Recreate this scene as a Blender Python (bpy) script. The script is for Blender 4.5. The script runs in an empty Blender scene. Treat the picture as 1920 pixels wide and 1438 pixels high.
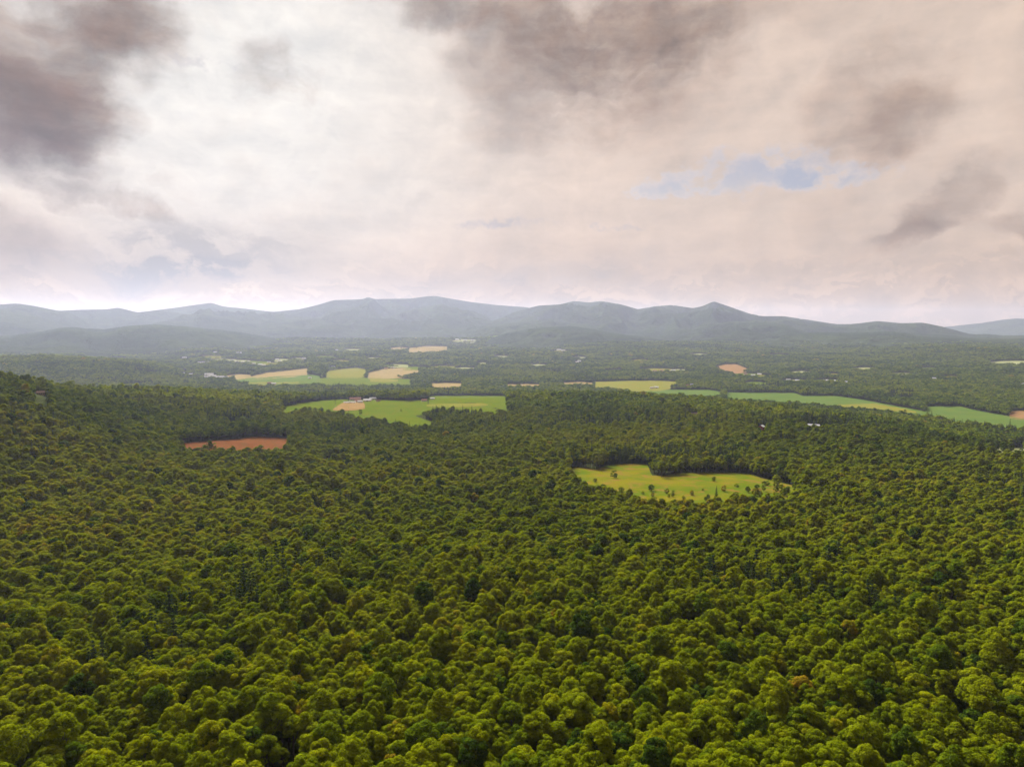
import bpy, math, random
import numpy as np
from mathutils import Vector

R = math.radians
rng = np.random.default_rng(7)
random.seed(7)
SC = bpy.context.scene
COL = SC.collection

# ------------------------------------------------------------------ camera
CAMZ, PITCH, F = 240.0, R(4.0), 1333.0          # F in pixels of the 1920 x 1438 photograph
cam_d = bpy.data.cameras.new('camera')
cam_d.sensor_width = 36.0
cam_d.lens = 36.0 * F / 1920.0
cam_d.clip_start, cam_d.clip_end = 1.0, 200000.0
cam = bpy.data.objects.new('camera', cam_d)
cam.location = (0, 0, CAMZ)
cam.rotation_euler = (R(90) - PITCH, 0, 0)
COL.objects.link(cam)
SC.camera = cam
CP, SP = math.cos(PITCH), math.sin(PITCH)


def pix_dir(u, v):
    """photo pixel -> unit direction"""
    a, b = (u - 960.0) / F, (719.0 - v) / F
    d = np.array([a, CP + b * SP, -SP + b * CP])
    return d / np.linalg.norm(d)


def az_el(u, v):
    d = pix_dir(u, v)
    return math.atan2(d[0], d[1]), math.asin(d[2])


def project(x, y, z):
    zz = z - CAMZ
    dep = y * CP - zz * SP
    up = y * SP + zz * CP
    dep = np.maximum(dep, 1e-3)
    return 960 + F * x / dep, 719 - F * up / dep


# ------------------------------------------------------------------ light, exposure
SUN_AZ, SUN_EL = az_el(400, -60)[0], R(42)
SC.view_settings.view_transform = 'Standard'
SC.view_settings.look = 'None'
SC.view_settings.exposure = 1.45
SC.view_settings.gamma = 1.0
SC.view_settings.use_curve_mapping = False
SC.cycles.use_denoising = True
SC.cycles.max_bounces = 4
SC.cycles.diffuse_bounces = 3
SC.cycles.glossy_bounces = 1
SC.cycles.transmission_bounces = 2
SC.cycles.volume_bounces = 1

sun_d = bpy.data.lights.new('sun', 'SUN')
sun_d.energy = 5.0
sun_d.angle = R(32)
sun_d.color = (1.0, 0.96, 0.90)
sun = bpy.data.objects.new('sun', sun_d)
GLOW = Vector(pix_dir(400, 60))      # middle of the bright veil below the hidden sun
sd = Vector((math.sin(SUN_AZ) * math.cos(SUN_EL), math.cos(SUN_AZ) * math.cos(SUN_EL), math.sin(SUN_EL)))
sun.rotation_euler = sd.to_track_quat('Z', 'Y').to_euler()
sun.location = (0, 0, 3000)
COL.objects.link(sun)


class NT:
    """small helper for node graphs"""
    def __init__(self, nt):
        self.nt = nt
        nt.nodes.clear()

    def n(self, typ, **kw):
        nd = self.nt.nodes.new(typ)
        for k, v in kw.items():
            setattr(nd, k, v)
        return nd

    def put(self, sock, val):
        if hasattr(val, 'is_output'):
            self.nt.links.new(val, sock)
        elif val is not None:
            sock.default_value = val

    def math(self, op, a, b=None, c=None, clamp=False):
        nd = self.n('ShaderNodeMath', operation=op, use_clamp=clamp)
        for i, s in enumerate((a, b, c)):
            self.put(nd.inputs[i], s)
        return nd.outputs[0]

    def vmath(self, op, a, b=None, out=0):
        nd = self.n('ShaderNodeVectorMath', operation=op)
        self.put(nd.inputs[0], a)
        if b is not None:
            self.put(nd.inputs[1], b)
        return nd.outputs['Value'] if op in ('LENGTH', 'DOT_PRODUCT') else nd.outputs[out]

    def maprange(self, v, a, b, c, d, smooth=True):
        nd = self.n('ShaderNodeMapRange', interpolation_type='SMOOTHSTEP' if smooth else 'LINEAR')
        self.put(nd.inputs['Value'], v)
        for k, x in zip(('From Min', 'From Max', 'To Min', 'To Max'), (a, b, c, d)):
            self.put(nd.inputs[k], x)
        return nd.outputs[0]

    def noise(self, vec, scale, detail=4, rough=0.55, dist=0.0, color=False):
        nd = self.n('ShaderNodeTexNoise')
        self.put(nd.inputs['Vector'], vec)
        nd.inputs['Scale'].default_value = scale
        nd.inputs['Detail'].default_value = detail
        nd.inputs['Roughness'].default_value = rough
        nd.inputs['Distortion'].default_value = dist
        return nd.outputs['Color' if color else 'Fac']

    def mix(self, fac, a, b, blend='MIX'):
        nd = self.n('ShaderNodeMix', data_type='RGBA', blend_type=blend)
        self.put(nd.inputs[0], fac)
        self.put(nd.inputs[6], a)
        self.put(nd.inputs[7], b)
        return nd.outputs[2]

    def comb(self, x, y, z):
        nd = self.n('ShaderNodeCombineXYZ')
        for i, s in enumerate((x, y, z)):
            self.put(nd.inputs[i], s)
        return nd.outputs[0]

    def ramp(self, fac, stops):
        nd = self.n('ShaderNodeValToRGB')
        cr = nd.color_ramp
        while len(cr.elements) < len(stops):
            cr.elements.new(0.5)
        for e, (p, c) in zip(cr.elements, stops):
            e.position, e.color = p, (*c, 1)
        self.put(nd.inputs[0], fac)
        return nd.outputs[0]


# ------------------------------------------------------------------ world: sky with broken cloud
def build_world():
    w = bpy.data.worlds.new('World')
    SC.world = w
    w.use_nodes = True
    t = NT(w.node_tree)
    tc = t.n('ShaderNodeTexCoord').outputs['Generated']
    sep = t.n('ShaderNodeSeparateXYZ')
    t.put(sep.inputs[0], tc)
    X, Y, Z = sep.outputs
    az = t.math('ARCTAN2', X, Y)
    el = t.math('ARCSINE', Z)
    # cloud-sheet coordinates: the direction carried up to a flat layer
    zc = t.math('ADD', t.math('MAXIMUM', Z, 0.0), 0.10)
    px = t.math('DIVIDE', X, zc)
    py = t.math('DIVIDE', Y, zc)
    sheet = t.comb(px, py, 0.0)

    def n2(vec, scale, detail, rough, color=False):
        nd = t.n('ShaderNodeTexNoise', noise_dimensions='2D')
        t.put(nd.inputs['Vector'], vec)
        nd.inputs['Scale'].default_value = scale
        nd.inputs['Detail'].default_value = detail
        nd.inputs['Roughness'].default_value = rough
        return nd.outputs['Color' if color else 'Fac']
    n_big = n2(sheet, 0.9, 4, 0.55)
    base = t.comb(az, el, 0.0)
    warp = n2(t.vmath('ADD', base, (3.1, 7.7, 0)), 5.0, 3, 0.6, True)
    warp2 = n2(t.comb(az, t.math('MULTIPLY', el, 1.3), 0.0), 20.0, 4, 0.65, True)

    def warped(amt1, amt2):
        a = t.vmath('MULTIPLY', t.vmath('SUBTRACT', warp, (0.5, 0.5, 0.5)), (amt1, amt1, 0))
        b = t.vmath('MULTIPLY', t.vmath('SUBTRACT', warp2, (0.5, 0.5, 0.5)), (amt2 * 1.1, amt2, 0))
        return t.vmath('ADD', base, t.vmath('ADD', a, b))
    q = warped(0.13, 0.035)
    q0 = warped(0.06, 0.02)
    q2 = t.vmath('ADD', base, t.vmath('MULTIPLY', t.vmath('SUBTRACT', warp2, (0.5, 0.5, 0.5)), (.16, .045, 0)))
    qs = t.vmath('MULTIPLY', q0, (1.0, 1.3, 0))
    toward = t.vmath('SUBTRACT', (SUN_AZ, SUN_EL * 1.3, 0), qs)
    nrm_ = t.n('ShaderNodeVectorMath', operation='NORMALIZE')
    t.put(nrm_.inputs[0], toward)
    fb = n2(qs, 6.0, 6, 0.56)
    fb2 = n2(t.vmath('ADD', qs, t.vmath('MULTIPLY', nrm_.outputs[0], (.020, .020, 0))), 6.0, 5, 0.56)
    emb = t.math('SUBTRACT', fb, fb2)            # sides of the cloud lumps turned to the sun
    streakn = n2(t.comb(az, t.math('MULTIPLY', el, 5.0), 0.0), 6.0, 5, 0.62)
    puff = n2(t.vmath('MULTIPLY', q0, (1.0, 1.7, 0)), 20.0, 5, 0.60)

    def blob(coord, u, v, ru, rv, amp, rot=0.0, soft=0.15):
        ca, ce = az_el(u, v)
        d = t.vmath('SUBTRACT', coord, (ca, ce, 0))
        if rot:
            r = t.n('ShaderNodeVectorRotate', rotation_type='Z_AXIS')
            t.put(r.inputs['Vector'], d)
            r.inputs['Angle'].default_value = R(-rot)
            d = r.outputs[0]
        d = t.vmath('MULTIPLY', d, (F / ru, F / rv, 0))
        ln = t.vmath('LENGTH', d)
        return t.maprange(ln, soft, 1.0, amp, 0.0)

    def total(coord, lst):
        acc = None
        for b in lst:
            s = blob(coord, *b)
            acc = s if acc is None else t.math('ADD', acc, s)
        return acc
    # dark undersides of the heavier clouds seen in this direction
    dark = total(q, [
        (200, 50, 130, 110, .62, -30), (50, 60, 170, 150, .40), (70, 195, 210, 90, .78, -12),
        (110, 270, 230, 70, .36, -14), (1130, 80, 300, 140, .66, 6), (930, 10, 330, 65, .42, -8),
        (1330, 70, 230, 120, .16, 30), (1180, 190, 300, 120, .15, 12), (1640, 175, 190, 95, .22, 30), (1690, 225, 120, 55, .22, 25),
        (530, 125, 90, 90, .30), (120, 355, 80, 36, .34, -12), (270, 388, 90, 26, .32, -10),
        (1750, 400, 130, 46, .32, 42), (1690, 450, 110, 30, .20, 20), (1900, 415, 120, 30, .22),
        (20, 480, 140, 90, .16), (1020, 240, 190, 70, .14)])
    cool = total(q0, [(360, 470, 250, 85, .70), (330, 512, 330, 40, .55), (960, 525, 420, 42, .40), (560, 450, 110, 60, .18), (1230, 470, 50, 28, .25), (1150, 485, 60, 25, .20), (30, 310, 140, 40, .25)])
    blue = total(q2, [(1440, 318, 150, 50, .9), (1280, 347, 110, 26, .75), (1540, 335, 130, 22, .7)])
    # the same kind of cloud carries on over the rest of the sky
    infront = t.math('MULTIPLY', t.maprange(Y, -0.1, 0.5, 0.0, 1.0), t.maprange(t.math('ABSOLUTE', az), 0.62, 0.95, 1.0, 0.0))
    roof = t.maprange(el, 0.52, 0.80, 0.0, 1.0)
    away = t.math('MAXIMUM', t.math('SUBTRACT', 1.0, infront), roof)
    rest = t.math('MULTIPLY', t.maprange(n_big, 0.42, 0.70, 0.0, 0.7), away)
    dark = t.math('ADD', dark, rest)
    fbc = t.math('ADD', t.math('SUBTRACT', fb, 0.5), t.math('MULTIPLY', t.math('SUBTRACT', puff, 0.5), 0.35))
    dens = t.math('ADD', dark, t.math('MULTIPLY', fbc, t.math('ADD', t.math('MULTIPLY', dark, 2.9), 0.30)))
    dark = t.math('SUBTRACT', 1.0, t.math('POWER', 2.718, t.math('MULTIPLY', t.math('MAXIMUM', dens, 0.0), -2.2)))
    # bright veil round the hidden sun
    sdn = t.n('ShaderNodeVectorMath', operation='DOT_PRODUCT')
    t.put(sdn.inputs[0], tc)
    sdn.inputs[1].default_value = GLOW
    sang = t.math('ARCCOSINE', t.math('MINIMUM', sdn.outputs['Value'], 1.0))
    glow = t.math('MULTIPLY', t.maprange(sang, 0.05, 0.52, 1.0, 0.0), t.maprange(el, 0.02, 0.2, 0.3, 1.0))
    low = t.maprange(el, 0.0, 0.20, 1.0, 0.0)
    vcol = t.mix(low, (.73, .575, .465, 1), (.52, .345, .215, 1))
    veil = t.mix(glow, vcol, (.88, .84, .78, 1))
    lowc = t.maprange(el, 0.03, 0.15, 1.0, 0.12)
    pf = t.math('MULTIPLY', t.math('SUBTRACT', puff, 0.5), t.math('MULTIPLY', lowc, 1.1))
    puff2 = n2(t.vmath('ADD', t.vmath('MULTIPLY', q0, (1.0, 1.7, 0)), t.vmath('MULTIPLY', nrm_.outputs[0], (.008, .012, 0))), 20.0, 5, 0.60)
    lit = t.maprange(t.math('SUBTRACT', puff, puff2), -.05, .05, -.15, .15)
    heap = t.math('MULTIPLY', t.maprange(puff, .47, .56, 0.15, 1.0), t.maprange(el, .035, .13, 1.0, 0.0))
    pf = t.math('ADD', t.math('MULTIPLY', pf, 0.5), t.math('MULTIPLY', lit, heap))
    st = t.math('MULTIPLY', t.math('SUBTRACT', streakn, 0.5), 0.28)
    em = t.math('MULTIPLY', emb, 0.9)
    tex = t.math('ADD', 1.0, t.math('ADD', t.math('ADD', pf, st), em))
    veil = t.vmath('MULTIPLY', veil, t.comb(tex, t.math('ADD', t.math('MULTIPLY', tex, .9), .1), t.math('ADD', t.math('MULTIPLY', tex, .8), .2)))
    dcol = t.mix(t.maprange(streakn, 0.35, 0.65, 0, 1), (.135, .066, .036, 1), (.20, .115, .070, 1))
    dcol = t.mix(t.math('MULTIPLY', t.maprange(el, .30, .16, 0, 1), t.maprange(az, -.4, -.6, 0, 1)), dcol, (.090, .050, .052, 1))
    dk = t.math('ADD', 1.0, t.math('MULTIPLY', emb, 3.0))
    dcol = t.vmath('MULTIPLY', dcol, t.comb(dk, dk, dk))
    c = t.mix(dark, veil, dcol)
    c = t.mix(t.math('MULTIPLY', cool, t.maprange(puff, .35, .6, .35, 1.15)), c, (.33, .305, .30, 1))
    thin = t.math('MULTIPLY', t.math('ADD', blue, total(q2, [(930, 416, 120, 14, .6), (1150, 428, 50, 8, .4), (385, 115, 50, 16, .4)])), t.maprange(puff, .36, .56, .1, .9), clamp=True)
    c = t.mix(thin, c, (.38, .37, .43, 1))
    sky = t.n('ShaderNodeTexSky', sky_type='NISHITA')
    sky.sun_disc = False
    sky.sun_elevation = SUN_EL
    sky.sun_rotation = SUN_AZ
    sky.altitude = 400
    sky.dust_density = 2.0
    bg_sky = t.n('ShaderNodeBackground')
    t.put(bg_sky.inputs[0], sky.outputs[0])
    bg_sky.inputs[1].default_value = 0.05
    bg_c = t.n('ShaderNodeBackground')
    t.put(bg_c.inputs[0], c)
    bg_c.inputs[1].default_value = 0.345
    gaps = t.math('MULTIPLY', t.maprange(n_big, 0.40, 0.28, 0.0, 0.5), away)
    hole = t.math('MULTIPLY', t.math('ADD', t.math('MULTIPLY', blue, t.maprange(puff, .36, .58, 0.05, 1.0)), gaps), 1.0, clamp=True)
    hole = t.math('MINIMUM', hole, 0.16)
    ms = t.n('ShaderNodeMixShader')
    t.put(ms.inputs[0], hole)
    t.put(ms.inputs[1], bg_c.outputs[0])
    t.put(ms.inputs[2], bg_sky.outputs[0])
    w.cycles.sampling_method = 'MANUAL'
    w.cycles.sample_map_resolution = 512
    out = t.n('ShaderNodeOutputWorld')
    t.put(out.inputs[0], ms.outputs[0])


build_world()


# ------------------------------------------------------------------ numeric helpers
def hash2(ix, iy, seed):
    h = (ix.astype(np.int64) * 374761393 + iy.astype(np.int64) * 668265263 + seed * 974634777) & 0xffffffff
    h = ((h ^ (h >> 13)) * 1274126177) & 0xffffffff
    h = h ^ (h >> 16)
    return (h & 0xffff) / 65535.0


def vnoise(x, y, seed=0):
    ix, iy = np.floor(x), np.floor(y)
    fx, fy = x - ix, y - iy
    fx, fy = fx * fx * (3 - 2 * fx), fy * fy * (3 - 2 * fy)
    a, b = hash2(ix, iy, seed), hash2(ix + 1, iy, seed)
    c, d = hash2(ix, iy + 1, seed), hash2(ix + 1, iy + 1, seed)
    return (a + (b - a) * fx) * (1 - fy) + (c + (d - c) * fx) * fy


def fbm(x, y, seed=0, octv=4):
    s, a, n = 0.0, 1.0, 0.0
    for k in range(octv):
        s = s + a * vnoise(x * 2 ** k + 17.3 * k, y * 2 ** k - 9.1 * k, seed + k)
        n += a
        a *= 0.5
    return s / n


ONES = 'zero one two three four five six seven eight nine ten eleven twelve thirteen fourteen fifteen sixteen seventeen eighteen nineteen'.split()
TENS = 'x x twenty thirty forty fifty sixty seventy eighty ninety'.split()


def words(q):
    q = min(99, max(0, int(round(q))))
    return ONES[q] if q < 20 else TENS[q // 10] + ('-' + ONES[q % 10] if q % 10 else '')



def tag(o, label, cat=None, group=None, kind=None):
    o['label'] = label
    if cat:
        o['category'] = cat
    if group:
        o['group'] = group
    if kind:
        o['kind'] = kind
    return o


def mesh_from(name, verts, faces, mats=(), smooth=False, matidx=None):
    me = bpy.data.meshes.new(name)
    verts = np.asarray(verts, dtype=np.float32)
    faces = np.asarray(faces, dtype=np.int32)
    k = faces.shape[1]
    me.vertices.add(len(verts))
    me.vertices.foreach_set('co', verts.ravel())
    me.loops.add(faces.size)
    me.loops.foreach_set('vertex_index', faces.ravel())
    me.polygons.add(len(faces))
    me.polygons.foreach_set('loop_start', np.arange(0, faces.size, k, dtype=np.int32))
    for m in mats:
        me.materials.append(m)
    if matidx is not None:
        me.polygons.foreach_set('material_index', np.asarray(matidx, dtype=np.int32))
    if smooth:
        me.polygons.foreach_set('use_smooth', np.ones(len(faces), dtype=bool))
    me.update(calc_edges=True)
    return me


def link(name, me, parent=None):
    o = bpy.data.objects.new(name, me)
    COL.objects.link(o)
    if parent is not None:
        o.parent = parent
    return o


# ------------------------------------------------------------------ terrain height
U_COLS = np.array([-250, 0, 300, 600, 960, 1300, 1600, 1920, 2200], float)
AZ_COLS = np.array([az_el(u, 626)[0] for u in U_COLS])
D_ROWS = [1, 166, 345, 490, 700, 850, 1000, 1200, 1400, 1600, 1800, 2000, 2250, 2600, 3000, 4000, 5000, 6000, 7500, 9000, 12000, 45000]
TAB = np.array([
    [130] * 9, [120] * 9, [101] * 9, [88] * 9,
    [88, 84, 78, 77, 78, 78, 77, 72, 68],                       # 700
    [110, 98, 75, 73, 74, 75, 73, 63, 58],                      # 850
    [172, 150, 75, 70, 70, 71, 66, 54, 52],                     # 1000
    [196, 178, 82, 68, 67, 70, 66, 58, 55],                     # 1200
    [184, 164, 98, 66, 66, 72, 67, 48, 40],                     # 1400
    [150, 128, 106, 67, 68, 74, 58, 22, 15],                    # 1600
    [120, 100, 98, 68, 72, 70, 36, 3, 2],                       # 1800
    [95, 75, 70, 62, 62, 48, 14, 0, 0],                         # 2000
    [60, 45, 35, 34, 34, 20, 2, 0, 0],                          # 2250
    [35, 25, 12, 8, 8, 4, 0, 0, 0],                             # 2600
    [20, 12, 3, 0, 0, 0, 0, 0, 0],                              # 3000
    [5, 2, 0, 0, 0, 3, 8, 10, 10],                              # 4000
    [15, 15, 10, 26, 34, 36, 38, 36, 36],                       # 5000
    [40, 40, 34, 70, 80, 78, 74, 72, 72],                       # 6000
    [80, 80, 80, 120, 140, 132, 122, 122, 122],                 # 7500
    [120, 120, 120, 155, 165, 155, 155, 155, 155],              # 9000
    [165, 165, 165, 170, 170, 170, 170, 170, 170],
    [165] * 9], float)
LD = np.log(np.array(D_ROWS, float))


def _fine_table():
    na, nd = 240, 400
    A = np.linspace(AZ_COLS[0], AZ_COLS[-1], na)
    L = np.linspace(math.log(60), LD[-1], nd)
    T1 = np.array([np.interp(A, AZ_COLS, r) for r in TAB])
    T = np.array([np.interp(L, LD, T1[:, j]) for j in range(na)]).T
    def blur(T, n, axis):
        k = np.hanning(n + 2)[1:-1]
        k /= k.sum()
        pad = [(0, 0), (0, 0)]
        pad[axis] = (n // 2, n // 2)
        P = np.pad(T, pad, mode='edge')
        return np.apply_along_axis(lambda v: np.convolve(v, k, 'valid'), axis, P)
    return A, L, blur(blur(T, 9, 0), 25, 1)


TA, TL, TT = _fine_table()
HILL3 = (np.array([az_el(u, 626)[0] for u in (-250, 0, 80, 160, 250, 330, 360, 420, 470)]),
         np.array([657, 661, 660, 664, 670, 684, 695, 712.0, 742.0]))   # wooded hill on the left, about 5 km off


def H(x, y):
    x, y = np.asarray(x, float), np.asarray(y, float)
    d = np.hypot(x, y)
    a = np.arctan2(x, y)
    aa = np.abs(a)
    back = np.clip((aa - 0.9) / 1.2, 0, 1)
    a2 = np.clip(a, TA[0], TA[-1]) * (1 - back)
    l = np.clip(np.log(np.maximum(d, 60)), TL[0], TL[-1])
    fa = (a2 - TA[0]) / (TA[1] - TA[0])
    fl = (l - TL[0]) / (TL[1] - TL[0])
    ia = np.clip(fa.astype(int), 0, len(TA) - 2)
    il = np.clip(fl.astype(int), 0, len(TL) - 2)
    fa, fl = fa - ia, fl - il
    h = (TT[il, ia] * (1 - fa) + TT[il, ia + 1] * fa) * (1 - fl) + (TT[il + 1, ia] * (1 - fa) + TT[il + 1, ia + 1] * fa) * fl
    cr = np.interp(a, HILL3[0], (626 - HILL3[1]) / F) * 4700 + CAMZ - 14
    t = np.abs(d - 4700) / 1100
    h = np.maximum(h, h + (cr - h) * np.clip(1 - t * t, 0, 1))
    flat = np.clip(d / 500, 0.15, 1)
    amp = np.interp(d, [0, 1200, 2000, 2600, 4200, 5200, 6500, 9000], [5, 7, 4, 0.6, 1.5, 20, 48, 62])
    sc = np.interp(d, [0, 3000, 7000], [1 / 180., 1 / 260., 1 / 420.])
    m = np.clip((d - 3000) / 1600, 0, 1)
    h = h + amp * flat * 2 * ((fbm(x / 240., y / 240., 3, 3) - 0.5) * (1 - m) + (fbm(x / 900., y / 900., 5, 4) - 0.5) * m)
    return h


def pix_ground(u, v, d0=60.0, above=0.0, dmax=20000.0):
    """follow the pixel's direction from distance d0 on until it meets the ground (plus 'above')"""
    dr = pix_dir(u, v)
    hor = math.hypot(dr[0], dr[1])
    s = np.exp(np.linspace(math.log(d0), math.log(dmax), 1600))
    x, y, z = dr[0] / hor * s, dr[1] / hor * s, CAMZ + dr[2] / hor * s
    below = z < H(x, y) + above
    k = int(np.argmax(below)) if below.any() else len(s) - 1
    return x[k], y[k]


# ------------------------------------------------------------------ materials
def new_mat(name):
    m = bpy.data.materials.new(name)
    m.use_nodes = True
    return m, NT(m.node_tree)


def finish(t, shader):
    o = t.n('ShaderNodeOutputMaterial')
    t.put(o.inputs[0], shader)


def bsdf(t, col, rough=0.9, normal=None, spec=0.0):
    b = t.n('ShaderNodeBsdfPrincipled')
    t.put(b.inputs['Base Color'], col)
    b.inputs['Roughness'].default_value = rough
    b.inputs['Specular IOR Level'].default_value = spec
    if normal is not None:
        t.put(b.inputs['Normal'], normal)
    return b.outputs[0]


def mat_leaf(name, stops, spread):
    m, t = new_mat(name)
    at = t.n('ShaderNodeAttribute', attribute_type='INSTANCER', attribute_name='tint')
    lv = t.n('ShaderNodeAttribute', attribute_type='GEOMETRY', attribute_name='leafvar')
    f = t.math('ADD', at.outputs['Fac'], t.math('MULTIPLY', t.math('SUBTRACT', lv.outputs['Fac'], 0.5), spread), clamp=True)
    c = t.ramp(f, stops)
    k = t.maprange(lv.outputs['Fac'], 0, 1, 0.72, 1.28, False)
    c = t.vmath('MULTIPLY', c, t.comb(k, k, k))
    d = t.n('ShaderNodeBsdfDiffuse')
    t.put(d.inputs[0], c)
    tr = t.n('ShaderNodeBsdfTranslucent')
    t.put(tr.inputs[0], t.vmath('MULTIPLY', c, (1.5, 1.45, 0.4)))
    mx = t.n('ShaderNodeMixShader')
    mx.inputs[0].default_value = 0.42
    t.put(mx.inputs[1], d.outputs[0])
    t.put(mx.inputs[2], tr.outputs[0])
    finish(t, mx.outputs[0])
    return m


LEAF = mat_leaf('broadleaf_foliage', [
    (0.00, (.026, .052, .006)), (0.25, (.070, .106, .004)), (0.50, (.119, .150, .003)),
    (0.72, (.152, .175, .003)), (0.86, (.180, .186, .003)), (0.94, (.20, .155, .008)), (1.0, (.20, .11, .012))], 0.16)
NEEDLE = mat_leaf('conifer_foliage', [(0.0, (.014, .026, .012)), (0.6, (.024, .040, .014)), (1.0, (.040, .054, .014))], 0.3)


def mat_bark():
    m, t = new_mat('bark')
    tc = t.n('ShaderNodeTexCoord').outputs['Object']
    n = t.noise(t.vmath('MULTIPLY', tc, (1, 1, .2)), 6, 5)
    finish(t, bsdf(t, t.ramp(n, [(.3, (.045, .034, .026)), (.7, (.13, .105, .085))])))
    return m


BARK = mat_bark()


def mat_ground(name, c0, c1, c2, s1, s2, bump=None):
    m, t = new_mat(name)
    p = t.n('ShaderNodeNewGeometry').outputs['Position']
    n1, n2 = t.noise(p, s1, 5, .6), t.noise(p, s2, 6, .65, .4)
    c = t.mix(t.maprange(n1, .38, .64, 0, 1), (*c0, 1), (*c1, 1))
    c = t.mix(t.maprange(n2, .48, .66, 0, 1), c, (*c2, 1))
    nrm = None
    if bump:
        b = t.n('ShaderNodeBump')
        b.inputs['Strength'].default_value = bump[0]
        b.inputs['Distance'].default_value = bump[1]
        t.put(b.inputs['Height'], t.noise(p, bump[2], 5, .65))
        nrm = b.outputs[0]
    finish(t, bsdf(t, c, 0.95, nrm))
    return m


FLOOR = mat_ground('forest_floor', (.020, .028, .008), (.034, .042, .010), (.030, .026, .012), 1 / 140., 1 / 22., (.8, 8, 1 / 18.))
SLOPE = mat_ground('wooded_slope', (.015, .023, .009), (.026, .036, .012), (.010, .016, .008), 1 / 900., 1 / 160., (1.0, 60, 1 / 170.))  # shade among the unmodelled crowns is put into this darker colour

# ------------------------------------------------------------------ ground sheet
def build_ground():
    inner = np.linspace(-R(46), R(46), 620)
    outer = np.linspace(R(46), 2 * math.pi - R(46), 90)[1:-1]
    A = np.concatenate([inner, outer])
    D = np.concatenate([[0.5], np.linspace(30, 300, 12)[:-1], np.exp(np.linspace(math.log(300), math.log(22500), 320))])
    na, nd = len(A), len(D)
    dd, aa = np.meshgrid(D, A, indexing='ij')
    x, y = dd * np.sin(aa), dd * np.cos(aa)
    z = H(x, y)
    v = np.stack([x, y, z], -1).reshape(-1, 3)
    i = np.arange(nd - 1)[:, None] * na
    j = np.arange(na)[None, :]
    j2 = (j + 1) % na
    f = np.stack([i + j, i + na + j, i + na + j2, i + j2], -1).reshape(-1, 4)[:, ::-1]
    o = link('ground', mesh_from('ground', v, f, [FLOOR], True))
    tag(o, 'wooded ground falling from the near slope to the valley floor', kind='structure')
    return float(z.min())


ZMIN = build_ground()


# ------------------------------------------------------------------ hills and mountains
def ridge(name, label, line, D, front, rear, rough, seed, power=1.25):
    u = np.array([p[0] for p in line], float)
    v = np.array([p[1] for p in line], float)
    az = np.array([az_el(a, b)[0] for a, b in zip(u, v)])
    tel = np.array([math.tan(az_el(a, b)[1]) for a, b in zip(u, v)])
    n = max(80, int((az[-1] - az[0]) / 0.0019))
    A = np.linspace(az[0], az[-1], n)
    crest = np.interp(A, az, tel)
    k = np.hanning(7)[1:-1]
    k /= k.sum()
    crest = np.convolve(np.pad(crest, 2, mode='edge'), k, 'valid')
    t = np.concatenate([np.linspace(-1, 0, 60), np.linspace(0, 1, 16)[1:]])
    T, AA = np.meshgrid(t, A, indexing='ij')
    wig = (fbm(A * 40, A * 0 + seed, seed, 3) - .5) * 0.25 * front
    d = D + wig[None, :] * (1 - np.abs(T)) + np.where(T < 0, T * front, T * rear)
    x, y = d * np.sin(AA), d * np.cos(AA)
    base = H(x, y) - 25
    dc = D + wig
    zc = CAMZ + crest * dc
    zc = zc + (fbm(A * 300, A * 0, seed + 9, 2) - .5) * 0.0012 * D
    s = np.clip(1 - np.abs(T), 0, 1) ** power
    z = base + (zc[None, :] - base) * s
    sp = (1 - np.abs(2 * fbm(x / (front * .30), y / (front * .30), seed, 4) - 1)) - 0.72
    amp = rough * np.maximum(zc[None, :] - base, 0) * np.sin(np.pi * np.clip(s, 0, 1)) * (T <= 0.001)
    z = z + amp * sp * 2.3
    z = np.minimum(z, CAMZ + crest[None, :] * d) if True else z
    nd, na = T.shape
    vv = np.stack([x, y, z], -1).reshape(-1, 3)
    i = np.arange(nd - 1)[:, None] * na
    j = np.arange(na - 1)[None, :]
    f = np.stack([i + j, i + na + j, i + na + j + 1, i + j + 1], -1).reshape(-1, 4)[:, ::-1]
    o = link(name, mesh_from(name, vv, f, [SLOPE], True))
    tag(o, label, kind='structure')
    return float(z.max())


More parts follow.
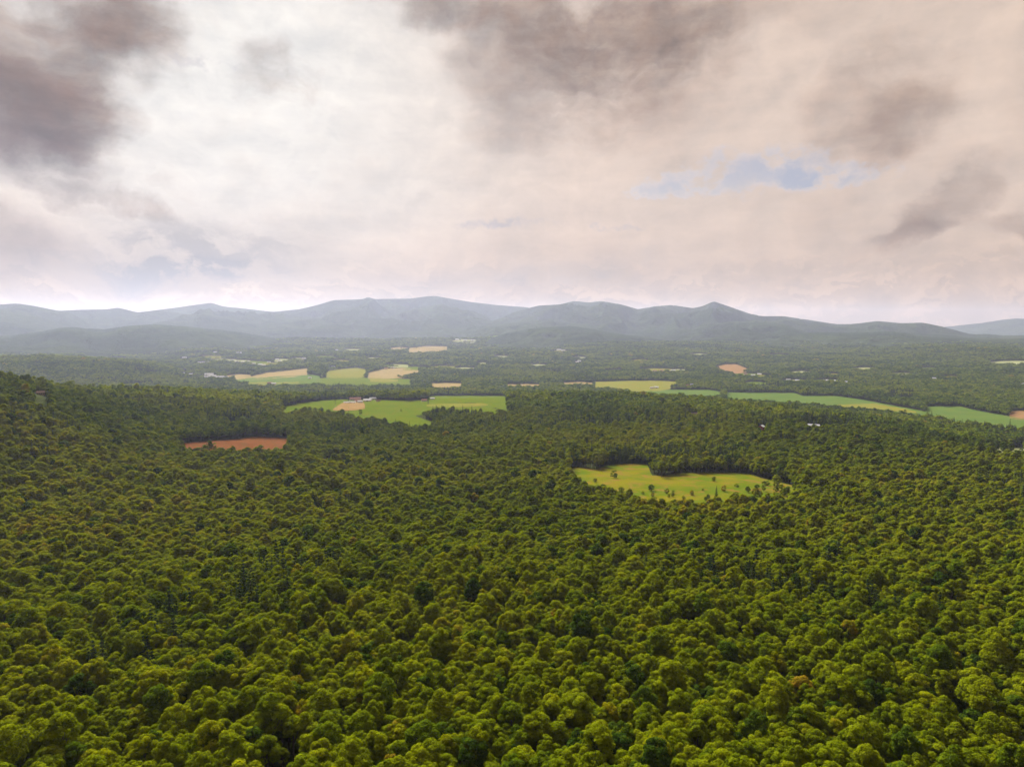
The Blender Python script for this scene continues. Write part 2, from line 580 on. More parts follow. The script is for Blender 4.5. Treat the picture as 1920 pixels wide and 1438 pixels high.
ZTOP = max([
    ridge('mountain', 'very pale distant mountain on the horizon at the right edge',
          [(1640, 632), (1740, 616), (1790, 611), (1840, 606), (1875, 600), (1905, 597), (1960, 600), (2080, 606), (2200, 632)], 20000, 2200, 1200, .2, 11),
    ridge('mountain_range', 'long pale blue mountain range with twin bumps on its broad top',
          [(-330, 600), (-200, 585), (-80, 574), (0, 571), (30, 569), (60, 573), (110, 583), (150, 581), (200, 580), (222, 577), (258, 586), (330, 577),
           (372, 571), (396, 568), (420, 575), (470, 580), (512, 585), (560, 580), (592, 573), (625, 563), (655, 562), (680, 561), (690, 557), (702, 561),
           (770, 560), (800, 556), (815, 555), (832, 558), (880, 566), (930, 572), (985, 576), (1060, 590), (1150, 612), (1220, 632)], 15000, 6000, 3500, .55, 21),
    ridge('mountain_range', 'blue-grey mountain range with a sharp peak right of centre',
          [(900, 634), (950, 590), (990, 578), (1010, 573), (1050, 571), (1078, 564), (1098, 567), (1130, 565), (1165, 571), (1196, 580), (1230, 574), (1258, 572), (1300, 578),
           (1318, 574), (1338, 565), (1356, 571), (1380, 579), (1405, 588), (1430, 593), (1470, 593), (1530, 602), (1570, 608), (1605, 607), (1645, 602), (1690, 606), (1730, 605),
           (1765, 612), (1795, 620), (1825, 627), (1850, 626), (1880, 629), (1950, 628), (2100, 626), (2250, 630)], 12500, 4200, 3000, .55, 31),
    ridge('hill', 'low green-grey hill shoulder in front of the central mountains',
          [(760, 640), (830, 626), (890, 612), (960, 605), (1000, 601), (1035, 597), (1060, 601), (1085, 608), (1130, 622), (1180, 640)], 10200, 2200, 2000, .4, 41),
    ridge('hill', 'hazy foothill below the left part of the mountain range',
          [(-250, 634), (-60, 632), (30, 628), (75, 622), (105, 616), (132, 613), (160, 616), (200, 617), (240, 611), (290, 608), (350, 612), (430, 620), (520, 634), (600, 646)], 9300, 3000, 2000, .45, 51),
    ridge('hill', 'rounded hill with a flat top below the sharp peak',
          [(1180, 640), (1240, 628), (1290, 617), (1340, 607), (1378, 602), (1410, 605), (1440, 604), (1470, 607), (1500, 618), (1530, 628), (1580, 640)], 9600, 2200, 1800, .4, 61),
    ridge('hill', 'long low wooded ridge on the right in front of the range',
          [(1380, 640), (1450, 630), (1510, 624), (1560, 623), (1620, 624), (1672, 621), (1700, 626), (1735, 631), (1790, 634), (1850, 637), (1920, 635), (2050, 633), (2250, 640)], 8600, 2000, 1600, .35, 71),
    ridge('hill', 'dark wooded hill at the centre in front of the mountains',
          [(900, 642), (950, 624), (990, 617), (1020, 614), (1050, 612), (1078, 612), (1110, 617), (1160, 626), (1230, 634), (1320, 648)], 8000, 1600, 1500, .35, 81),
])

# ------------------------------------------------------------------ fields and clearings
FIELDS = []       # (upper chain, lower chain, farthest look start)


def chain(c, u):
    return np.interp(u, [p[0] for p in c], [p[1] for p in c])


FIELD_MATS = {}


def field_mat(key):
    if key in FIELD_MATS:
        return FIELD_MATS[key]
    P = {'hay': ((.050, .080, .003), (.064, .087, .003), (.082, .078, .005), 1 / 60., 1 / 14.),
         'crop': ((.048, .084, .015), (.060, .094, .016), (.075, .088, .017), 1 / 90., 1 / 25.),
         'straw': ((.165, .120, .050), (.195, .138, .056), (.120, .110, .038), 1 / 60., 1 / 20.),
         'soil': ((.150, .085, .038), (.180, .100, .044), (.110, .078, .030), 1 / 40., 1 / 14.),
         'rust': ((.092, .033, .012), (.112, .042, .014), (.066, .042, .013), 1 / 30., 1 / 9.),
         'meadow': ((.058, .086, .003), (.108, .098, .005), (.128, .082, .016), 1 / 45., 1 / 16.),
         'gold': ((.110, .114, .013), (.130, .110, .015), (.085, .096, .014), 1 / 60., 1 / 20.),
         'yard': ((.165, .098, .040), (.185, .120, .052), (.120, .090, .022), 1 / 30., 1 / 9.),
         'pale': ((.150, .160, .068), (.175, .175, .080), (.115, .130, .048), 1 / 60., 1 / 20.)}[key]
    FIELD_MATS[key] = mat_ground('field_' + key, *P)
    return FIELD_MATS[key]


def field(name, label, key, upper, lower, d0, lift=0.5, treeh=13.0, block=True):
    u0 = max(upper[0][0], lower[0][0])
    u1 = min(upper[-1][0], lower[-1][0])
    nu = max(8, int((u1 - u0) / 3))
    us = np.linspace(u0, u1, nu)
    nv = 14
    V = []
    for u in us:
        ut, ub = chain(upper, u), chain(lower, u)
        xa, ya = pix_ground(u, ut, d0)
        xb, yb = pix_ground(u, ub, d0 * 0.97, treeh * 0.85 if block else 0.0)
        for k in range(nv):
            f = k / (nv - 1)
            V.append((xa + (xb - xa) * f, ya + (yb - ya) * f))
    V = np.array(V)
    z = H(V[:, 0], V[:, 1]) + lift
    vv = np.column_stack([V, z])
    i = np.arange(nu - 1)[:, None] * nv
    j = np.arange(nv - 1)[None, :]
    f = np.stack([i + j, i + j + 1, i + nv + j + 1, i + nv + j], -1).reshape(-1, 4)
    o = link(name, mesh_from(name, vv, f, [field_mat(key)], True))
    tag(o, label, kind='structure')
    d = np.hypot(V[:, 0], V[:, 1])
    if block:
        FIELDS.append((upper, lower, d.min(), d.max()))


# near clearings
field('meadow', 'yellow-green meadow clearing in the near forest, right of centre', 'meadow',
      [(1068, 878), (1090, 876), (1120, 880), (1140, 872), (1200, 869), (1214, 872), (1222, 892), (1245, 892), (1270, 888), (1330, 886), (1400, 888), (1440, 900), (1490, 912)],
      [(1068, 884), (1085, 902), (1130, 918), (1170, 924), (1200, 934), (1250, 942), (1330, 942), (1400, 934), (1440, 936), (1490, 930)], 500)
field('bare_field', 'rust-red bare field among the trees at left', 'rust',
      [(335, 832), (385, 828), (420, 826), (480, 819), (540, 822)], [(335, 838), (385, 842), (440, 845), (510, 844), (540, 836)], 700)
field('hay_field', 'bright green hay field of the farm, left and front part', 'hay',
      [(508, 769), (560, 757), (600, 752), (640, 749), (700, 750), (765, 752)],
      [(508, 771), (560, 767), (620, 768), (650, 775), (672, 784), (700, 784), (765, 794)], 1150)
field('hay_field', 'bright green hay field of the farm, right part up to the woods', 'hay',
      [(765, 752), (800, 750), (806, 743), (870, 742), (945, 743), (952, 748)],
      [(765, 771), (800, 768), (870, 766), (930, 772), (952, 768)], 1150)
field('hay_field', 'narrow green tongue of field in front of the tree spit', 'hay',
      [(765, 771), (782, 782), (822, 795)], [(765, 794), (800, 797), (822, 797)], 1100, 0.6)
field('farmyard', 'tan bare yard in front of the farm buildings', 'yard',
      [(624, 768), (640, 757), (650, 753), (682, 754), (684, 760)], [(624, 770), (640, 771), (665, 770), (684, 767)], 1150, 0.9, 13, False)
field('stubble_strip', 'yellowish strip across the right farm field', 'gold',
      [(800, 759), (850, 757), (905, 757), (915, 759)], [(800, 763), (850, 764), (905, 762), (915, 761)], 1150, 0.9, 13, False)
# valley floor
field('stubble_field', 'tan stubble field at the near edge of the valley village', 'straw',
      [(425, 704), (450, 702), (470, 703)], [(425, 708), (450, 708), (470, 706)], 2700)
field('stubble_field', 'long tan field rising to the right in the valley', 'straw',
      [(470, 706), (500, 699), (540, 695), (576, 691)], [(470, 709), (500, 707), (540, 705), (576, 700)], 2700)
field('crop_field', 'deep green crop field in the valley below the tan field', 'crop',
      [(440, 711), (480, 708), (540, 705), (585, 703), (600, 705)], [(440, 715), (480, 718), (540, 718), (600, 714)], 2700)
field('pasture', 'yellow-green pasture at the near left edge of the valley', 'gold',
      [(465, 716), (520, 717), (560, 715)], [(465, 722), (520, 723), (560, 720)], 2600)
field('pasture', 'light green pasture in the middle of the valley fields', 'hay',
      [(560, 712), (600, 709), (660, 707), (690, 709), (770, 711)], [(560, 721), (600, 721), (660, 722), (700, 723), (770, 722)], 2600)
field('pasture', 'yellow-green pasture behind the hedge in the valley', 'gold',
      [(612, 697), (640, 692), (670, 690), (686, 693)], [(612, 704), (640, 706), (670, 706), (686, 702)], 2700)
field('stubble_field', 'orange-tan field at the right end of the valley fields', 'straw',
      [(690, 699), (720, 692), (755, 690), (785, 693)], [(690, 707), (720, 707), (755, 705), (785, 699)], 2700)
field('stubble_field', 'short golden strip of field near the valley woods', 'gold',
      [(694, 711), (720, 711), (746, 712)], [(694, 716), (720, 717), (746, 716)], 2650, 0.8, 13, False)
field('stubble_field', 'small bare tan field beyond the farm woods', 'straw',
      [(808, 719), (835, 718), (866, 719)], [(808, 727), (835, 728), (866, 726)], 2600)
field('bare_field', 'thin pinkish strip of field at the centre of the valley', 'straw',
      [(950, 721), (985, 720), (1012, 721)], [(950, 725), (985, 726), (1012, 725)], 2600)
field('bare_field', 'thin pale strip of field right of the centre strip', 'straw',
      [(1055, 718), (1085, 716), (1112, 718)], [(1055, 721), (1085, 722), (1112, 722)], 2600)
field('pasture', 'wide yellow-green pasture at the foot of the far woods', 'gold',
      [(1115, 716), (1180, 714), (1240, 714), (1268, 716)], [(1115, 727), (1180, 731), (1240, 728), (1268, 722)], 2500)
field('crop_field', 'green field left of the long right-hand valley field', 'crop',
      [(1180, 731), (1260, 731), (1330, 731), (1352, 735)], [(1180, 735), (1260, 740), (1330, 746), (1352, 743)], 2200)
field('crop_field', 'long green field across the right side of the valley', 'crop',
      [(1362, 736), (1490, 737), (1505, 743), (1560, 742), (1620, 750), (1660, 758), (1736, 772)],
      [(1362, 748), (1490, 756), (1560, 762), (1640, 768), (1700, 776), (1736, 779)], 1850)
field('stubble_strip', 'yellow strip along the near side of the long green field', 'gold',
      [(1570, 759), (1640, 757), (1700, 768), (1718, 772)], [(1570, 763), (1640, 767), (1700, 774), (1718, 775)], 1850, 0.9, 13, False)
field('crop_field', 'green field at the right edge of the valley', 'crop',
      [(1735, 762), (1800, 762), (1830, 770), (1870, 777), (1925, 787), (1990, 797)],
      [(1735, 776), (1780, 786), (1850, 796), (1925, 803), (1990, 812)], 1700)
field('bare_field', 'small reddish field patch at the right edge', 'soil', [(1893, 772), (1910, 770), (1930, 771)], [(1893, 777), (1910, 780), (1930, 781)], 1800)
field('clearing', 'short pale grassy strip in the woods at the right edge', 'pale', [(1830, 839), (1870, 838), (1925, 840)], [(1830, 843), (1870, 845), (1925, 847)], 900)
# beyond the valley
field('stubble_field', 'orange-tan field high on the far wooded plain', 'straw',
      [(767, 653), (800, 649), (838, 650)], [(767, 661), (800, 662), (838, 659)], 4500)
field('stubble_field', 'pale tan field left of the high orange field', 'straw',
      [(733, 653), (750, 651), (764, 652)], [(733, 656), (750, 657), (764, 656)], 4500)
field('sand_pit', 'orange lens of bare earth in the right-hand woods', 'soil',
      [(1344, 687), (1362, 683), (1380, 683), (1400, 691)], [(1344, 690), (1362, 696), (1385, 697), (1400, 695)], 3500)
field('pasture', 'small bright grass strip below the orange bare earth', 'hay', [(1398, 717), (1415, 716), (1436, 717)], [(1398, 720), (1415, 721), (1436, 720)], 2700)
field('pasture', 'pale green strip in the woods at the far right', 'pale', [(1858, 679), (1880, 677), (1940, 677)], [(1858, 681), (1880, 682), (1940, 683)], 3500)
field('clearing', 'pale cleared patch on the plain below the central hill', 'pale', [(848, 639), (860, 636), (892, 637)], [(848, 641), (860, 642), (892, 641)], 5000)
SMALL = [(180, 668, 50), (215, 671, 40), (395, 668, 40), (420, 674, 46), (450, 676, 40), (480, 678, 44), (505, 681, 30), (530, 674, 36), (560, 672, 26), (610, 668, 34),
         (640, 676, 30), (700, 671, 26), (745, 684, 40), (780, 689, 50), (830, 687, 44), (870, 690, 40), (905, 681, 22), (980, 652, 30), (1050, 658, 34), (1085, 670, 24),
         (1090, 643, 30), (1150, 694, 34), (1230, 692, 60), (1270, 693, 30), (1310, 664, 30), (1400, 701, 50), (1430, 704, 36), (1500, 697, 40), (1490, 713, 60), (1550, 712, 50),
         (1560, 701, 34), (1620, 690, 40), (1690, 700, 40), (1460, 665, 34), (1200, 675, 28), (940, 668, 26), (1010, 684, 28), (1740, 690, 30), (1780, 706, 34), (660, 655, 30)]
for k, (u, v, w) in enumerate(SMALL):
    field('clearing', 'small grassy clearing in the far woods, %s percent across, %s percent down' % (words(u / 19.2), words(v / 14.38)),
          ('pale', 'hay', 'gold', 'pale')[k % 4], [(u - w / 2, v), (u, v - 1), (u + w / 2, v)], [(u - w / 2, v + 1.2), (u, v + 2.6), (u + w / 2, v + 1.4)], 3200 if v < 700 else 2700)


# ------------------------------------------------------------------ buildings
def plain(name, col, rough=0.7):
    m, t = new_mat(name)
    p = t.n('ShaderNodeTexCoord').outputs['Object']
    n = t.noise(p, 1.2, 5, .6)
    k = t.maprange(n, .3, .7, .82, 1.08)
    finish(t, bsdf(t, t.vmath('MULTIPLY', (*col,), t.comb(k, k, k)), rough))
    return m


WALLS = {'white': plain('white_boards', (.54, .52, .48)), 'red': plain('barn_red', (.34, .045, .030)), 'tan': plain('tan_boards', (.48, .38, .26)),
         'grey': plain('grey_boards', (.33, .32, .30)), 'brown': plain('brown_boards', (.16, .09, .055))}
ROOFS = {'grey': plain('grey_metal_roof', (.34, .34, .35), .45), 'white': plain('white_metal_roof', (.46, .46, .45), .5),
         'brown': plain('brown_shingle_roof', (.13, .085, .06)), 'rust': plain('rusted_metal_roof', (.22, .12, .095)), 'dark': plain('dark_shingle_roof', (.07, .07, .075))}
PANE = plain('window_glass', (.03, .04, .05), .15)
DOORM = plain('door_paint', (.20, .14, .10))
HOUSES = []       # x, y, half width: trees keep clear of these


def box(x0, x1, y0, y1, z0, z1):
    v = [(x0, y0, z0), (x1, y0, z0), (x1, y1, z0), (x0, y1, z0), (x0, y0, z1), (x1, y0, z1), (x1, y1, z1), (x0, y1, z1)]
    f = [(0, 3, 2, 1), (4, 5, 6, 7), (0, 1, 5, 4), (1, 2, 6, 5), (2, 3, 7, 6), (3, 0, 4, 7)]
    return v, f


def poly_mesh(name, v, f, mat):
    me = bpy.data.meshes.new(name)
    me.from_pydata(v, [], f)
    me.materials.append(mat)
    me.update()
    return me


def building(name, label, cat, group, u, v, L, W, eave, wall, roof, rot, d0, windows=True):
    x, y = pix_ground(u, v, d0)
    z = float(H(x, y))
    e = bpy.data.objects.new(name, None)
    e.empty_display_size = 2
    e.location = (x, y, z - 0.15)
    e.rotation_euler = (0, 0, R(rot) - math.atan2(x, y))
    COL.objects.link(e)
    tag(e, label, cat, group)
    l, w, h, p = L / 2, W / 2, eave, eave + W * 0.32
    wv = [(-l, -w, 0), (l, -w, 0), (l, w, 0), (-l, w, 0), (-l, -w, h), (l, -w, h), (l, w, h), (-l, w, h), (-l, 0, p), (l, 0, p)]
    wf = [(0, 3, 2, 1), (0, 1, 5, 4), (2, 3, 7, 6), (1, 2, 6, 9, 5), (3, 0, 4, 8, 7), (4, 5, 9, 8), (6, 7, 8, 9)]
    link('wall', poly_mesh('wall', wv, wf, WALLS[wall]), e)
    o, th = 0.5, 0.22
    sl = (p - h) / w
    rv = []
    for xx in (-l - o, l + o):
        for yy, zz in ((-w - o, h - o * sl), (0, p), (w + o, h - o * sl)):
            rv += [(xx, yy, zz + 0.03), (xx, yy, zz + 0.03 + th)]
    rf = [(0, 6, 8, 2), (2, 8, 10, 4), (1, 3, 9, 7), (3, 5, 11, 9), (0, 1, 7, 6), (4, 10, 11, 5), (0, 2, 3, 1), (2, 4, 5, 3), (6, 7, 9, 8), (8, 9, 11, 10)]
    rf_o = link('roof', poly_mesh('roof', rv, rf, ROOFS[roof]), e)
    if L < 18:
        bv, bf = box(l * .4, l * .4 + .8, -.4, .4, p - .5, p + 1.2)
        link('chimney', poly_mesh('chimney', bv, bf, DOORM), rf_o)
    dw = 1.0 if L < 18 else 3.6
    bv, bf = box(-dw / 2, dw / 2, -w - .06, -w + .02, .05, 2.1 if L < 18 else 3.4)
    link('door', poly_mesh('door', bv, bf, DOORM), e)
    if windows:
        bv, bf = box(-.55, .55, -.06, .02, 0, 1.3)
        pm = poly_mesh('window', bv, bf, PANE)
        for q in range(4):
            xx = -l + L * (q + .5) / 4
            if abs(xx) < dw / 2 + .7:
                continue
            wo = link('window', pm, e)
            wo.location = (xx, -w, eave * .45)
    HOUSES.append((x, y, max(L, W) / 2))
    return e


FG = 'farm buildings in the green field'
building('barn', 'long low rusty-roofed barn at the back of the farm', 'barn', FG, 666, 751, 30, 12, 5.0, 'grey', 'rust', 4, 1300)
building('barn', 'brown barn with dark gable at the left of the farm', 'barn', FG, 671, 754, 16, 10, 4.0, 'brown', 'rust', -20, 1300)
building('farmhouse', 'small white farmhouse beside the tan yard', 'house', FG, 675, 756, 12, 8, 4.5, 'white', 'white', 10, 1300)
building('shed', 'long flat white shed on the edge of the tan yard', 'shed', FG, 656, 756, 30, 7, 2.6, 'white', 'white', 2, 1300)
building('barn', 'cream barn right of the farmhouse', 'barn', FG, 689, 753, 20, 11, 4.0, 'tan', 'white', -8, 1300)
building('barn', 'white barn at the right end of the farm', 'barn', FG, 699, 750, 18, 10, 4.5, 'white', 'grey', 12, 1300)
building('shed', 'small tan shed beside a track right of the farm', 'shed', FG, 709, 753, 12, 7, 2.6, 'tan', 'brown', 0, 1300)
building('house', 'lone white house at the field edge left of the farm', 'house', None, 624, 749, 9, 7, 4, 'white', 'grey', 30, 1300)
building('barn', 'small white barn by the woods at the right of the farm field', 'barn', None, 795, 753, 13, 9, 4, 'white', 'rust', 15, 1300)
building('shed', 'pale shed at the top corner of the right farm field', 'shed', None, 811, 749, 12, 7, 3, 'white', 'white', -10, 1300)
building('barn', 'small red barn with white gable in the near woods', 'barn', None, 1428, 806, 10, 8, 6, 'red', 'white', 70, 1000)
building('house', 'grey-roofed house among trees right of the red barn', 'house', None, 1525, 803, 22, 9, 5, 'grey', 'grey', -10, 1000)
building('house', 'white house with red roof near the right edge woods', 'house', None, 1792, 806, 14, 9, 5, 'white', 'rust', 10, 1000)
building('house', 'white house half hidden in trees above the red barn', 'house', None, 1300, 781, 16, 9, 5, 'white', 'tan' if 'tan' in ROOFS else 'brown', 20, 1000)
building('house', 'grey-roofed house in trees below the long valley field', 'house', None, 1241, 761, 18, 9, 5, 'grey', 'white', 5, 1200)
building('house', 'small brown house on the wooded slope near the left edge', 'house', None, 76, 741, 10, 7, 4, 'tan', 'brown', 0, 700)
VIL = [(392, 703, 46, 18, 'white', 'white'), (399, 706, 40, 16, 'white', 'white'), (412, 708, 44, 16, 'white', 'white'), (388, 708, 34, 14, 'grey', 'white'), (424, 708, 24, 12, 'white', 'grey'),
       (338, 694, 26, 12, 'white', 'white'), (342, 700, 24, 12, 'white', 'grey'), (354, 696, 22, 10, 'white', 'white'), (358, 702, 20, 10, 'tan', 'white'),
       (300, 680, 24, 12, 'white', 'grey'), (346, 671, 34, 14, 'white', 'white'), (374, 680, 26, 12, 'white', 'white'), (382, 679, 24, 11, 'white', 'grey'), (391, 679, 26, 12, 'white', 'white'),
       (404, 661, 30, 12, 'white', 'white'), (448, 662, 44, 16, 'white', 'white'), (436, 675, 24, 10, 'white', 'grey'), (444, 678, 26, 12, 'white', 'white'), (455, 679, 24, 12, 'tan', 'white'),
       (466, 678, 14, 12, 'white', 'white'), (476, 682, 24, 12, 'white', 'white'), (488, 684, 26, 14, 'white', 'white'), (494, 685, 26, 14, 'tan', 'white'), (504, 679, 22, 11, 'white', 'grey'),
       (520, 674, 24, 12, 'white', 'white'), (524, 677, 22, 11, 'white', 'white'), (570, 673, 30, 12, 'white', 'white'), (606, 659, 30, 14, 'tan', 'white'), (632, 656, 26, 12, 'white', 'white'),
       (506, 719, 24, 12, 'brown', 'rust'), (513, 720, 22, 11, 'white', 'white'), (581, 709, 18, 10, 'white', 'white'), (724, 691, 24, 12, 'tan', 'rust'), (736, 690, 22, 12, 'white', 'grey'),
       (625, 688, 22, 11, 'white', 'grey'), (857, 637, 34, 30, 'white', 'white'), (872, 638, 44, 16, 'white', 'white'), (886, 638, 40, 14, 'white', 'white'),
       (1048, 656, 40, 16, 'white', 'white'), (1056, 657, 36, 14, 'white', 'grey'), (1068, 643, 30, 12, 'white', 'white'), (1086, 677, 24, 12, 'white', 'white'), (1082, 679, 22, 11, 'tan', 'white'),
       (1228, 696, 26, 12, 'white', 'rust'), (1240, 695, 22, 11, 'tan', 'rust'), (1262, 695, 26, 12, 'white', 'grey'), (1231, 727, 18, 10, 'white', 'white'), (1222, 728, 16, 9, 'tan', 'white'),
       (1298, 722, 18, 10, 'white', 'grey'), (1290, 724, 20, 10, 'tan', 'rust'), (1412, 704, 24, 11, 'white', 'white'), (1424, 702, 22, 11, 'tan', 'white'), (1398, 702, 20, 10, 'white', 'rust'),
       (1478, 713, 20, 10, 'white', 'white'), (1495, 714, 20, 10, 'white', 'grey'), (1548, 714, 24, 12, 'white', 'white'), (1566, 715, 24, 11, 'white', 'white'), (1587, 717, 20, 11, 'white', 'white'),
       (1718, 632, 44, 18, 'white', 'white'), (1730, 633, 40, 16, 'white', 'white'), (1918, 721, 24, 12, 'white', 'white'), (1752, 710, 20, 10, 'white', 'grey')]
WN = {'white': 'white-walled', 'grey': 'grey-walled', 'tan': 'tan-walled', 'brown': 'brown-walled'}
RN = {'white': 'pale roof', 'grey': 'grey roof', 'rust': 'rust-red roof', 'brown': 'brown roof'}
VSEEN = set()


def village_label(wl, rf, big, u, v):
    kind_ = 'building' if big else 'house'
    for tail in ('', ', the nearer one', ', the nearest one', ', right-hand one'):
        lab = '%s %s with %s, %s percent across, %s percent down%s' % (WN[wl], kind_, RN[rf], words(u / 19.2), words(v / 14.38), tail)
        if lab not in VSEEN:
            break
    VSEEN.add(lab)
    return lab


for k, (u, v, L, W, wl, rf) in enumerate(VIL):
    big = L > 28
    building('large_building' if big else 'village_house', village_label(wl, rf, big, u, v),
             'building' if big else 'house', 'houses scattered over the valley', u, v + 1.0, L, W, 7 if big else 5.5, wl, rf, random.uniform(-25, 25), 2400, False)


# ------------------------------------------------------------------ tree meshes
def rand_dirs(n, g, up=-0.25):
    d = g.normal(size=(n * 3, 3))
    d /= np.linalg.norm(d, axis=1)[:, None]
    d = d[d[:, 2] > up][:n]
    return d


def quads(cent, nrm, size, g, tilt):
    n = len(cent)
    nn = nrm + g.normal(size=(n, 3)) * tilt
    nn /= np.linalg.norm(nn, axis=1)[:, None]
    a = np.cross(nn, g.normal(size=(n, 3)))
    a /= np.linalg.norm(a, axis=1)[:, None] + 1e-9
    b = np.cross(nn, a)
    s = (size * g.uniform(.65, 1.35, n))[:, None]
    bend = nn * s * 0.22
    v = np.stack([cent - a * s - b * s * .7 - bend, cent + a * s - b * s * .6, cent + a * s * .8 + b * s * .8 - bend, cent - a * s * .75 + b * s * .65], 1)
    return v.reshape(-1, 3), np.arange(n * 4).reshape(-1, 4)


def broadleaf(seed, rad, height, crown_h, nlobe, per, leaf, lob=(.26, .42), low=-.55):
    g = np.random.default_rng(seed)
    zc = height - crown_h * 0.5
    el = np.array([rad, rad * g.uniform(.85, 1.1), crown_h * .5])
    dirs = rand_dirs(nlobe, g, low)
    C, N, B = [], [], []
    for d in dirs:
        lr = rad * g.uniform(*lob)
        c = np.array([0, 0, zc]) + d * el * g.uniform(.68, .84)
        m = max(4, int(per * (lr / (rad * .33)) ** 2))
        dd = rand_dirs(m, g, -0.45)
        out = dd + d * 0.25
        out /= np.linalg.norm(out, axis=1)[:, None]
        C.append(c + out * lr * g.uniform(.78, 1.14, (len(out), 1)) * np.array([1, 1, .85]))
        N.append(out * .75 + np.array([0, 0, .6]))
        B.append(np.full(len(out), g.uniform(.1, .9)))
    C, N = np.concatenate(C), np.concatenate(N)
    v, f = quads(C, N, leaf, g, .30)
    return v, f, np.clip(np.concatenate(B) + g.normal(size=len(f)) * .16, 0, 1)


def conifer(seed, rad, height, per, leaf):
    g = np.random.default_rng(seed)
    C, N = [], []
    tiers = 13
    for k in range(tiers):
        f = k / (tiers - 1)
        z = height * (.14 + .84 * f)
        r = rad * (1 - f) ** .85 + .12
        nb = int(10 - 5 * f)
        for b in range(nb):
            a = 2 * math.pi * (b + g.uniform(-.3, .3)) / nb + k
            m = max(3, int(per * (r / rad) + 2))
            s = np.sqrt(g.uniform(.02, 1, m)) * r * g.uniform(.85, 1.12)
            off = g.normal(size=m) * .13 * (s + .4)
            x = math.cos(a) * s - math.sin(a) * off
            y = math.sin(a) * s + math.cos(a) * off
            zz = z - s * .28 + g.normal(size=m) * .14
            C.append(np.stack([x, y, zz], 1))
            N.append(np.stack([np.full(m, math.cos(a) * .5), np.full(m, math.sin(a) * .5), np.full(m, 1.)], 1))
    C, N = np.concatenate(C), np.concatenate(N)
    v, f = quads(C, N, leaf, g, .35)
    return v, f, g.uniform(0, 1, len(f))


def trunk(seed, height, r0, top, limbs=5, spread=2.2):
    g = np.random.default_rng(seed + 500)
    V, Fc = [], []

    def tube(p0, p1, ra, rb, n=6, seg=3):
        base = len(V)
        p0, p1 = np.array(p0, float), np.array(p1, float)
        ax = p1 - p0
        ax /= np.linalg.norm(ax)
        s1 = np.cross(ax, [.3, .9, .1])
        s1 /= np.linalg.norm(s1)
        s2 = np.cross(ax, s1)
        for k in range(seg + 1):
            c = p0 + (p1 - p0) * k / seg + (g.normal(size=3) * .08 if 0 < k < seg else 0)
            r = ra + (rb - ra) * k / seg
            for j in range(n):
                a = 2 * math.pi * j / n
                V.append(c + (s1 * math.cos(a) + s2 * math.sin(a)) * r)
        for k in range(seg):
            for j in range(n):
                Fc.append((base + k * n + j, base + k * n + (j + 1) % n, base + (k + 1) * n + (j + 1) % n, base + (k + 1) * n + j))
    tube((0, 0, -.6), (0, 0, top), r0, r0 * .45)
    for k in range(limbs):
        a = 2 * math.pi * k / limbs + g.uniform(0, .8)
        z = top * g.uniform(.5, .85)
        tube((0, 0, z), (math.cos(a) * spread, math.sin(a) * spread, z + (height - z) * g.uniform(.35, .6)), r0 * .38, r0 * .12, 5, 2)
    return np.array(V), np.array(Fc)


def add_attr(me, var):
    at = me.attributes.new('leafvar', 'FLOAT', 'FACE')
    full = np.full(len(me.polygons), .5, np.float32)
    full[:len(var)] = var
    at.data.foreach_set('value', full)


PROTO = bpy.data.collections.new('tree_shapes')       # never linked to the scene
CROWNS, TRUNKS = [], []
NP = [0]


def proto(cv, cf, var, tv, tf, mat):
    v = np.concatenate([cv, tv])
    f = np.concatenate([cf, tf + len(cv)])
    me = mesh_from('tree_shape_%02d' % NP[0], v, f, [mat, BARK], False, [0] * len(cf) + [1] * len(tf))
    add_attr(me, var)
    o = bpy.data.objects.new('tree_shape_%02d' % NP[0], me)
    PROTO.objects.link(o)
    NP[0] += 1


N_NEAR, N_MID, N_FAR = 12, 8, 6
NEAR_H = []
for k in range(N_NEAR):                                # near broadleaf, leaf clumps of about 0.4 m
    g = np.random.default_rng(100 + k)
    rad, ht = g.uniform(2.3, 3.1), g.uniform(13.5, 16.0)
    ch = g.uniform(7.5, 10.0)
    cv, cf, var = broadleaf(k, rad, ht, ch, int(g.integers(34, 50)), 125, 0.165, (.22, .34))
    tv, tf = trunk(k, ht, .26, ht - ch * .55)
    proto(cv, cf, var, tv, tf, LEAF)
    cm = mesh_from('crown', cv, cf, [LEAF])
    add_attr(cm, var)
    CROWNS.append(cm)
    TRUNKS.append(mesh_from('trunk', tv, tf, [BARK], True))
    NEAR_H.append((rad, ht, ht - ch * .5))
for k in range(N_MID):                                 # middle distance
    g = np.random.default_rng(200 + k)
    rad, ht = g.uniform(2.5, 3.3), g.uniform(13.0, 16.0)
    ch = g.uniform(8.0, 10.5)
    cv, cf, var = broadleaf(40 + k, rad, ht, ch, int(g.integers(22, 32)), 52, 0.33, (.26, .40))
    tv, tf = trunk(40 + k, ht, .26, ht - ch * .55, 3)
    proto(cv, cf, var, tv, tf, LEAF)
for k in range(N_FAR):                                 # far
    g = np.random.default_rng(300 + k)
    rad, ht = g.uniform(3.6, 4.6), g.uniform(13, 17)
    cv, cf, var = broadleaf(80 + k, rad, ht, 8.5, 9, 14, 0.95, (.34, .5))
    tv, tf = trunk(80 + k, ht, .3, ht - 7, 0)
    proto(cv, cf, var, tv, tf, LEAF)
I_CON = NP[0]
N_CON = 4
CON_CROWNS, CON_TRUNKS = [], []
